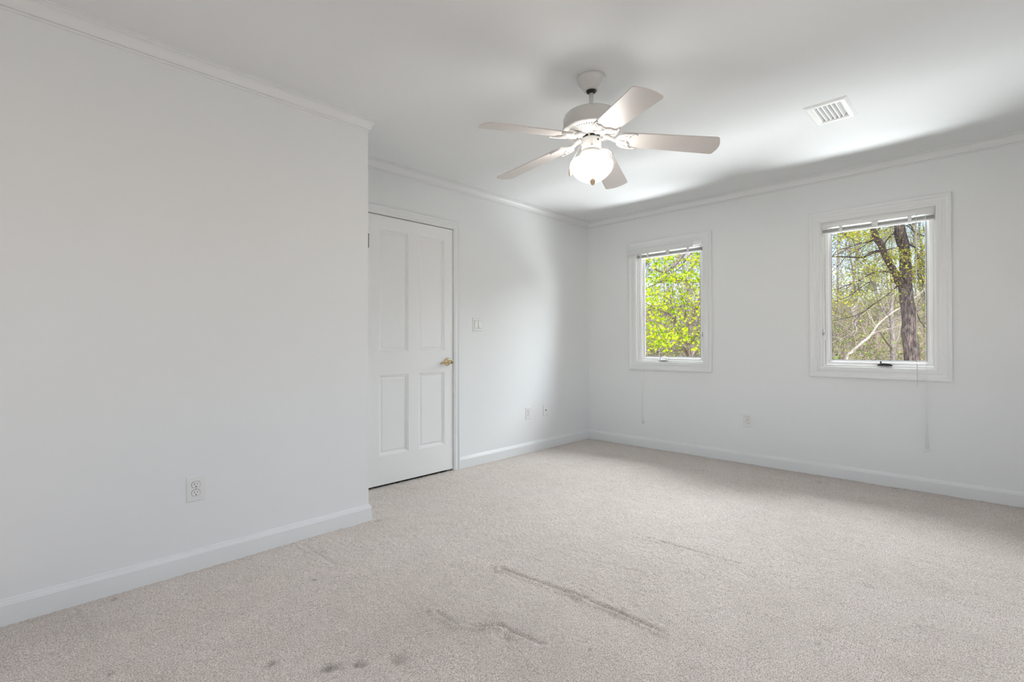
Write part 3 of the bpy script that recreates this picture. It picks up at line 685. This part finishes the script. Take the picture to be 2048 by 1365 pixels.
rnd = random.Random(11)
def rv(s=1.0): return Vector((rnd.gauss(0, s), rnd.gauss(0, s), rnd.gauss(0, s)))
def leaf(mb, p, size, droop=.35, long=1.25):
    n = rv(); n.z = abs(n.z)+droop; n.normalize(); u = n.orthogonal().normalized(); u.rotate(Matrix.Rotation(rnd.uniform(0, 6.283), 3, n)); v = n.cross(u)
    a, c = size*.5*rnd.uniform(.75, 1.2), size*.5*rnd.uniform(.75, 1.2)*long
    f = n*size*.10
    mb.add([p-v*c, p+u*a*.80-v*c*.35+f, p+u*a+v*c*.15+f, p+v*c, p-u*a+v*c*.15+f, p-u*a*.80-v*c*.35+f], [(0, 1, 2, 3), (0, 3, 4, 5)])
def smooth_path(pts, rr, k=4):
    P, Q = [], []
    n = len(pts)
    for i in range(n-1):
        p0, p1, p2, p3 = pts[max(i-1, 0)], pts[i], pts[i+1], pts[min(i+2, n-1)]
        for s in range(k):
            t = s/k; P.append(.5*((2*p1)+(p2-p0)*t+(2*p0-5*p1+4*p2-p3)*t*t+(3*p1-p0-3*p2+p3)*t**3)); Q.append(rr[i]+(rr[i+1]-rr[i])*t)
    P.append(pts[-1]); Q.append(rr[-1])
    return P, Q
def limb(mb, spec, depth, n=7, wob=.0, ddepth=0.0):     # spec: (px, py, half width in px)
    m = len(spec)
    pts = [px(x, y, depth+ddepth*i/max(1, m-1))+rv(wob) for i, (x, y, r) in enumerate(spec)]
    rr = [r*(depth+ddepth*i/max(1, m-1))/FPX for i, (x, y, r) in enumerate(spec)]
    P, Q = smooth_path(pts, rr); mb.tube(P, Q, n); return P
def twig(mb, p, d, L, r, lev, kids=3, sides=3, up=.15, tips=None, curl=.28):
    pts, rr = [p], [r]; q = d.normalized(); seg = 4 if lev > 0 else 3
    for i in range(seg):
        q = (q+rv(curl)*.6+Vector((0, 0, up*.5))).normalized(); pts.append(pts[-1]+q*L/seg); rr.append(r*(1-.78*(i+1)/seg))
    mb.tube(pts, rr, sides, cap=False)
    if tips is not None: tips += pts[2:]
    if lev > 0:
        for k in range(kids):
            i = rnd.randint(1, seg); a = q+rv(.75); a.z += up
            twig(mb, pts[i], a, L*rnd.uniform(.4, .7), rr[i]*.62, lev-1, kids, sides, up, tips, curl)

# --- the thick forked tree close to the near window
def main_tree():
    D = 11.0; base = px(1840, 1069, D); gz = hill(base.x, base.y)
    r = empty('forked_tree', (base.x, base.y, gz)); tag(r, 'big forked tree with thick dark ridged trunk seen through the near window', 'tree')
    off = Vector((base.x, base.y, gz))
    def shift(mb): mb.v = [tuple(Vector(p)-off) for p in mb.v]; return mb
    t = MB()
    P = limb(t, [(1842, 1130, 20), (1840, 1069, 16), (1833, 900, 14), (1827, 760, 13), (1824.5, 722, 12.7), (1823, 702, 12.9), (1820, 680, 12.6), (1817.5, 662, 12.9), (1818, 650, 11.4), (1815.8, 620, 11.3), (1811.5, 585, 11.6), (1810, 566, 11.5),
                 (1811, 545, 10.6), (1810.5, 520, 9.2), (1809, 503, 9.4), (1806.5, 490, 9.9), (1801, 470, 10.2), (1799, 452, 8.6), (1795, 425, 8), (1788, 380, 7), (1778, 310, 5.5), (1770, 220, 4), (1766, 120, 2.2), (1764, 40, .8)], D, 16)
    shift(t).build('trunk', bark_dark, r)
    l = MB(); limb(l, [(1806, 572, 9), (1798, 562, 7.5), (1789, 545, 6.4), (1778, 525, 6.2), (1770, 510, 5.8), (1762, 490, 6.0), (1753, 477, 6.6), (1748, 466, 5.4), (1740, 445, 4.6), (1728, 410, 4), (1705, 350, 3), (1690, 290, 1.5)], D, 12, ddepth=-1.2)
    shift(l).build('limb', bark_dark, r)
    br = MB(); tips = []
    S = [[(1766, 501, 2.6), (1745, 507, 2.8), (1726, 514.5, 2.2), (1700, 514.5, 1.4), (1667, 513.5, 1.1), (1630, 512, .8), (1590, 520, .4)],
         [(1752, 478, 2.2), (1735, 485, 1.6), (1720, 488, 1.3), (1696, 495, 1.1), (1676, 501, 1.0), (1662, 517, .8), (1640, 540, .5)],
         [(1790, 545, 2.4), (1760, 544, 1.5), (1742, 548, 1.5), (1722, 559, 1.5), (1707, 566, 1.3), (1690, 574, 1.1), (1665, 582, .9), (1620, 596, .6)],
         [(1800, 567, 2.2), (1796, 571, 1.3), (1784, 583, 1.0), (1765, 598, 1.0), (1745, 612, 1.1), (1725, 625, 1.2), (1708, 633, 1.0), (1687, 637, .8), (1664, 642, .6), (1630, 650, .4)],
         [(1794, 569, 1.2), (1783, 562, 1.0), (1776, 561, .6)], [(1742, 561, .6), (1725, 573, .9), (1713, 582, .9), (1693, 595, 1.0), (1680, 600, .8), (1665, 604, .7), (1640, 612, .4)],
         [(1745, 480, 1.0), (1715, 500, .9), (1695, 512, .8), (1680, 528, .7), (1663, 545, .5)], [(1812, 487, 2.0), (1822, 491, 1.6), (1830, 496, 1.6), (1834, 508, 1.5), (1838, 522, 1.4), (1842, 533, .9), (1850, 560, .5)],
         [(1820, 547, 2.2), (1830, 543, 1.5), (1838, 541, 1.1), (1856, 538, .9), (1890, 530, .5)], [(1826, 612, 1.6), (1830, 616, 1.3), (1834, 627, 1.0), (1839, 640, .9), (1848, 652, .8), (1858, 662, .6), (1880, 680, .4)],
         [(1803, 455, 1.6), (1815, 452, 1.0), (1830, 463, .9), (1845, 470, .7), (1870, 470, .4)], [(1792, 462, 1.6), (1775, 480, 1.3), (1766, 494, .9), (1755, 505, .5)], [(1750, 470, 1.4), (1760, 455, 1.1), (1776, 440, .9), (1795, 425, .5)],
         [(1760, 440, 1.2), (1725, 445, 1.0), (1700, 462, .8), (1680, 480, .6), (1668, 500, .4)], [(1838, 541, .8), (1843, 552, 1.0), (1846, 566, 1.0), (1841, 575, .6)], [(1775, 500, 1.0), (1790, 496, .7)]]
    for s in S:
        P = limb(br, s, D+rnd.uniform(-.4, .4), 6, .006, rnd.uniform(-.9, .5))
        for k in range(3, len(P), 2):
            if rnd.random() < .8: twig(br, P[k], (P[k]-P[k-2])+rv(.25), rnd.uniform(.35, .9), .007, 1, 2, 3, .1, tips)
        tips += P[4:]
        shift(br).build('branch', bark_dark, r); br = MB()
    # crown above the view
    for k in range(46):
        z = rnd.uniform(395, 60); c = px(1795-(430-z)*.12, z, D); a = rv(1); a.z = abs(a.z)*.3+.15
        twig(br, c, a, rnd.uniform(1.4, 3.2), .03, 2, 3, 4, .1, tips)
    shift(br).build('crown', bark_dark, r)
    f = MB()
    for p in tips:
        for k in range(rnd.choice((0, 0, 1, 1, 2))): leaf(f, p+rv(.07), .034)
    for (x, y, sx, sy, n) in ((1806, 508, 14, 8, 130), (1835, 530, 14, 14, 170), (1800, 548, 12, 6, 40), (1782, 515, 10, 8, 80), (1700, 470, 26, 7, 260), (1735, 470, 18, 8, 110), (1745, 535, 20, 10, 150), (1690, 590, 20, 5, 60), (1850, 500, 10, 20, 130), (1770, 462, 10, 8, 60), (1725, 555, 24, 8, 80), (1845, 560, 12, 10, 70), (1785, 560, 8, 8, 40), (1765, 590, 30, 10, 60), (1690, 605, 16, 3, 50)):
        for k in range(int(n*1.6)): leaf(f, px(rnd.gauss(x, sx), rnd.gauss(y, sy), D+rnd.uniform(-1.2, .8)), .034)
    c0 = px(1806, 505, D)+SUN*3.2  # leaf cluster out of view, added sunward to shade the upper trunk
    for k in range(2600): leaf(f, c0+Vector((rnd.gauss(0, .8), rnd.gauss(0, .8), rnd.gauss(0, .55))), .10)
    shift(f).build('foliage', olive_m, r)['label'] = 'small yellow-green spring leaves'
main_tree()

# --- leafy redbud in front of the far window
def redbud():
    D = 13.2; base = px(1392, 980, D); gz = hill(base.x, base.y); off = Vector((base.x, base.y, gz))
    r = empty('redbud_tree', tuple(off)); tag(r, 'lime green leafy tree filling the far window', 'tree')
    def shift(mb): mb.v = [tuple(Vector(p)-off) for p in mb.v]; return mb
    t = MB()
    limb(t, [(1394, 1010, 8), (1390, 880, 6.5), (1386, 770, 5.5), (1380, 718, 5), (1371, 703, 3.6), (1362, 688, 2.6), (1356, 672, 2.2), (1351, 654, 2.0), (1348, 640, 2.2), (1340, 630, 2.0), (1325, 623, 1.6), (1306, 615, 1.0), (1280, 600, .6)], D, 9)
    shift(t).build('trunk', bark_brown, r)
    br = MB(); tips = []
    S = [[(1440, 430, 4.5), (1400, 478, 4.2), (1376, 500, 4.0), (1362, 515, 3.8), (1350, 530, 3.6), (1340, 539, 2.8), (1331, 544, 2.0), (1320, 544, 1.6), (1311, 540, 1.3), (1303, 533, .9), (1290, 525, .5)],
         [(1393, 566, .9), (1370, 562, 1.1), (1348, 562, 1.4), (1329.5, 562, 1.6), (1313, 567.5, 1.4), (1300, 574, 1.0), (1285, 580, .6)],
         [(1380, 715, 4), (1377, 690, 3.4), (1376, 668, 3.2), (1377, 650, 3.0), (1383, 634, 2.8), (1389, 622, 2.6), (1397, 607, 2.4), (1406, 590, 1.8), (1420, 560, 1)],
         [(1379, 690, 1.8), (1392, 672, 1.6), (1402, 663, 1.4), (1420, 650, .8)], [(1373, 700, 1.3), (1352, 701, 1.2), (1333, 700, 1.2), (1312, 705, 1.0), (1299, 698, .8), (1280, 690, .4)],
         [(1366, 660, 1.4), (1356, 649, 1.4), (1345, 645, .9), (1330, 650, .6)], [(1351, 654, 1.2), (1352, 640, 1.2), (1346, 620, .9), (1338, 600, .6), (1322, 590, .4)], [(1370, 640, 1.2), (1372, 620, 1.1), (1366, 600, 1.0), (1360, 580, .8), (1350, 550, .5)],
         [(1388, 625, 1.0), (1396, 600, .7), (1380, 570, .6)], [(1376, 500, 2.0), (1384, 503, 1.6), (1372, 520, 1.1), (1360, 536, .8), (1340, 549, .5)]]
    for s in S:
        P = limb(br, s, D+rnd.uniform(-.3, .5), 6, .006, rnd.uniform(-.8, .6)); tips += P[2:]
        for k in range(3, len(P), 2): twig(br, P[k], (P[k]-P[k-2])+rv(.3), rnd.uniform(.4, .9), .008, 1, 2, 3, .1, tips)
        shift(br).build('branch', bark_brown, r); br = MB()
    for k in range(26):
        c = px(rnd.uniform(1290, 1480), rnd.uniform(470, 330), D+rnd.uniform(-.6, .8)); twig(br, c, rv(1), rnd.uniform(.8, 1.8), .018, 2, 3, 4, .1, tips)
    shift(br).build('crown', bark_brown, r)
    f = MB()
    for p in tips:
        for k in range(rnd.choice((0, 1, 1, 1))): leaf(f, p+rv(.12), .070, .2, 1.05)
    for (x, y, sx, sy, n) in ((1312, 555, 18, 9, 100), (1300, 590, 14, 12, 110), (1318, 605, 22, 12, 120), (1335, 670, 22, 12, 150), (1310, 660, 16, 14, 110), (1370, 555, 24, 8, 110), (1310, 690, 18, 10, 70), (1372, 675, 16, 9, 90), (1395, 520, 12, 12, 60), (1330, 520, 24, 8, 70), (1395, 695, 9, 5, 20), (1398, 560, 8, 20, 50), (1352, 590, 26, 18, 60), (1388, 612, 14, 10, 30), (1340, 630, 30, 16, 90),
                              (1250, 600, 30, 60, 300), (1440, 560, 22, 70, 240), (1340, 445, 60, 24, 240), (1350, 745, 50, 16, 100)):
        for k in range(int(n*1.45)): leaf(f, px(rnd.gauss(x, sx), rnd.gauss(y, sy), D+rnd.uniform(-1.0, 1.0)), .070, .2, 1.05)
    shift(f).build('foliage', lime_m, r)['label'] = 'bright lime green heart-shaped leaves'
redbud()

# --- pale leaning tree and the dark slim tree behind the trunk
def pxtree(name, label, m, trunk, limbs, D, twl=.9, grp=None, dd=0.0, seedtw=.55):
    b0 = px(trunk[0][0], trunk[0][1], D); gz = hill(b0.x, b0.y); off = Vector((b0.x, b0.y, gz)); r = empty(name, tuple(off)); tag(r, label, 'tree', grp)
    def shift(mb): mb.v = [tuple(Vector(p)-off) for p in mb.v]; return mb
    t = MB(); P = limb(t, [(trunk[0][0]-2, (1.0661-gz+.3)/D*FPX+686, trunk[0][2]*1.5)]+trunk, D, 9)
    br = MB()
    Q = P[len(P)//2:]
    for k in range(2, len(Q), 2):
        if rnd.random() < seedtw: twig(t, Q[k], (Q[k]-Q[k-2]).normalized()+rv(.35), rnd.uniform(.5, 1.3)*twl, .010, 1, 2, 3, .15)
    shift(t).build('trunk', m, r)
    for s in limbs:
        Q = limb(br, s, D, 5, .01, rnd.uniform(-1.5, 1.5)+dd)
        for k in range(2, len(Q), 2):
            if rnd.random() < seedtw: twig(br, Q[k], (Q[k]-Q[k-2]).normalized()+rv(.35), rnd.uniform(.5, 1.3)*twl, .010, 1, 2, 3, .15)
        if br.v: shift(br).build('branch', m, r)
        br = MB()
pxtree('leaning_tree', 'pale leaning tree with whitish branches behind the thick trunk', bark_pale, [(1692, 735, 2.74), (1703, 706, 2.81), (1717, 692, 2.88), (1728, 683, 2.88), (1737, 676, 2.59), (1746, 665, 2.16), (1756, 650, 1.87), (1770, 637, 1.58), (1787, 624, 1.44), (1803, 615, 1.22), (1830, 595, 0.86), (1860, 570, 0.50)],
       [[(1712, 696, 1.15), (1710, 684, 1.01), (1708, 673, 0.94), (1697, 664, 0.86), (1683, 650, 0.79), (1665, 636, 0.65), (1640, 615, 0.43)], [(1709, 672, 0.86), (1713, 660, 1.15), (1710, 650, 1.01), (1711, 640, 0.86), (1706, 631, 0.86), (1704, 620, 0.79), (1713, 610, 0.65), (1717, 598, 0.43)],
        [(1733, 681, 1.01), (1728, 665, 0.94), (1722, 650, 1.01), (1716, 640, 0.94), (1708, 632, 0.72), (1692, 617, 0.65), (1688, 606, 0.43)], [(1753, 655, 1.01), (1746, 643, 0.86), (1737, 630, 0.79), (1728, 615, 0.72), (1722, 600, 0.58), (1716, 590, 0.36)],
        [(1740, 674, 1.15), (1757, 661, 1.01), (1770, 648, 0.86), (1785, 642, 0.72), (1806, 630, 0.65), (1830, 615, 0.36)], [(1745, 668, 1.08), (1765, 662, 0.86), (1785, 656, 0.79), (1806, 650, 0.65), (1840, 655, 0.50), (1870, 645, 0.29)], [(1713, 660, 0.86), (1700, 668, 0.86), (1685, 676, 0.72), (1668, 683, 0.65), (1640, 700, 0.43)],
        [(1716, 640, 0.65), (1705, 648, 0.79), (1690, 640, 0.79), (1676, 634, 0.72), (1660, 628, 0.50)]], 16.5)
pxtree('slim_tree', 'slim dark tree standing just left of the thick trunk', bark_grey, [(1790, 760, 5.2), (1787, 722, 4.9), (1785, 695, 4.6), (1786, 670, 4.3), (1784, 645, 3.9), (1783, 620, 3.4), (1786, 590, 2.8), (1782, 550, 2.2), (1785, 500, 1.6), (1782, 440, 1.0)],
       [[(1786, 700, 2.6), (1778, 690, 2.4), (1770, 678, 2.0), (1762, 668, 1.4), (1750, 655, .8)], [(1788, 690, 2.0), (1796, 676, 1.7), (1800, 650, 1.3), (1808, 620, .8)], [(1784, 650, 1.8), (1792, 636, 1.5), (1800, 622, 1.0), (1806, 600, .6)], [(1783, 640, 1.4), (1772, 625, 1.1), (1764, 600, .7)]], 21.0)
pxtree('grey_tree', 'bare grey tree behind the lime green tree at the far window', bark_grey, [(1384, 770, 6), (1381, 722, 5.5), (1378, 690, 5), (1379, 660, 4.2), (1381, 640, 3.4), (1376, 610, 2.6), (1370, 570, 2.2), (1367, 520, 1.8), (1368, 470, 1.2)],
       [[(1380, 680, 3), (1390, 655, 2.6), (1396, 630, 2.2), (1400, 600, 1.6), (1408, 560, 1)], [(1379, 670, 2.4), (1366, 650, 2), (1352, 630, 1.7), (1340, 600, 1.3), (1332, 560, .8)], [(1380, 650, 2), (1360, 625, 1.6), (1345, 590, 1.2), (1350, 550, .8)], [(1376, 615, 1.4), (1385, 580, 1.1), (1388, 540, .8)], [(1382, 720, 3), (1392, 700, 2.4), (1404, 690, 1.8), (1420, 670, 1)], [(1378, 700, 2), (1350, 690, 1.5), (1330, 680, 1), (1300, 660, .7)]], 18.5, 1.5, None, 0, .9)

# --- the wood behind: every stem its own tree, copies of six grown ones
protos = []
def wood_tree(kind, m, h, r0, nb, leaves, lm):
    r = empty('woodland_tree', (0, 0, 0)); t = MB(); pts, rr = [], []; d = Vector((rnd.gauss(0, .06), rnd.gauss(0, .06), 1)); p = Vector((0, 0, -.4))
    for i in range(9):
        pts.append(p.copy()); rr.append(r0*(1-.88*i/8)); d = (d+Vector((rnd.gauss(0, .07), rnd.gauss(0, .07), .1))).normalized(); p += d*h/8
    P, Q = smooth_path(pts, rr, 2); t.tube(P, Q, 7); t.build('trunk', m, r)
    br = MB(); tips = []
    for k in range(nb):
        i = rnd.randint(3, len(P)-2); a = rv(1); a.z = abs(a.z)*.5+.35
        twig(br, P[i], a, h*rnd.uniform(.12, .30)*(1.25-.7*i/len(P)), Q[i]*.5+.006, 2, 4, 3, .22, tips, .3)
    br.build('branch', m, r)
    if leaves:
        f = MB()
        for k in range(leaves): leaf(f, rnd.choice(tips)+rv(.22), .075)
        f.build('foliage', lm, r)
    protos.append((r, kind)); return r
wood_tree('bare', bark_grey, 11, .10, 22, 0, None); wood_tree('bare', bark_brown, 13, .13, 26, 0, None); wood_tree('bare', bark_pale, 9, .07, 22, 0, None)
wood_tree('leafy', bark_grey, 10, .09, 20, 2000, haze_m); wood_tree('leafy', bark_brown, 8, .07, 18, 2200, haze_m); wood_tree('leafy', bark_grey, 13, .12, 22, 2200, olive_m)
LAB = {'bare': ('slender leafless tree in the wood behind the windows', 'leafless trees of the wood'), 'leafy': ('slender tree hazed with new leaves in the wood behind the windows', 'budding trees of the wood')}
used = set(); cnt = 0
for k in range(54):
    win = k % 2
    az = rad(rnd.uniform(1, 14.5)) if win == 0 else rad(rnd.uniform(17.5, 32))
    d = (29 if win == 0 else 22)+28*rnd.random()**1.1
    if k > 47: az = rad(rnd.choice((-6, -3, 15.5, 34, 37, 40, -9))); d = rnd.uniform(27, 40)
    i = rnd.choice((0, 1, 2, 3, 3, 4, 4, 5)) if win == 0 else rnd.choice((0, 1, 2, 0, 2, 3, 4))
    pr, kind = protos[i]; x, y = d*math.cos(az), d*math.sin(az)
    o = pr if i not in used else copy_tree(pr); used.add(i)
    s = rnd.uniform(.75, 1.25); o.location = (x, y, hill(x, y)); o.rotation_euler = (0, 0, rnd.uniform(0, 6.28)); o.scale = (s, s, s*rnd.uniform(.85, 1.1))
    tag(o, LAB[kind][0], 'tree', LAB[kind][1])
for i, (pr, kind) in enumerate(protos):
    if i not in used:
        x, y = 30+i, 3.0*i; pr.location = (x, y, hill(x, y)); tag(pr, LAB[kind][0], 'tree', LAB[kind][1])

# --- brush on the slope: beyond counting
b = MB(); f = MB()
for k in range(11500):
    az = rad(rnd.uniform(-5, 36)); d = (21.5 if az < .29 else 17)+26*rnd.random()**.9; x, y = d*math.cos(az), d*math.sin(az); z = hill(x, y)
    a = rv(1); a.z = abs(a.z)+.4; L = rnd.uniform(.7, 2.4); p = Vector((x, y, z+rnd.uniform(-.1, 1.5)+2.4*rnd.random()**2.2))
    twig(b, p, a, L, rnd.uniform(.004, .013), 1 if k % 2 == 0 else 0, 2, 3, .1)
    if rnd.random() < .75:
        for q in range(rnd.randint(2, 10)): leaf(f, p+a.normalized()*L*rnd.uniform(.2, 1)+rv(.22), rnd.uniform(.05, .10))
tag(b.build('brush_thicket', twig_m), 'tangled bare brush covering the wooded slope', 'brush', kind='stuff')
tag(f.build('brush_leaves', shrub_m), 'green and tan leaves scattered through the brush', 'leaves', kind='stuff')
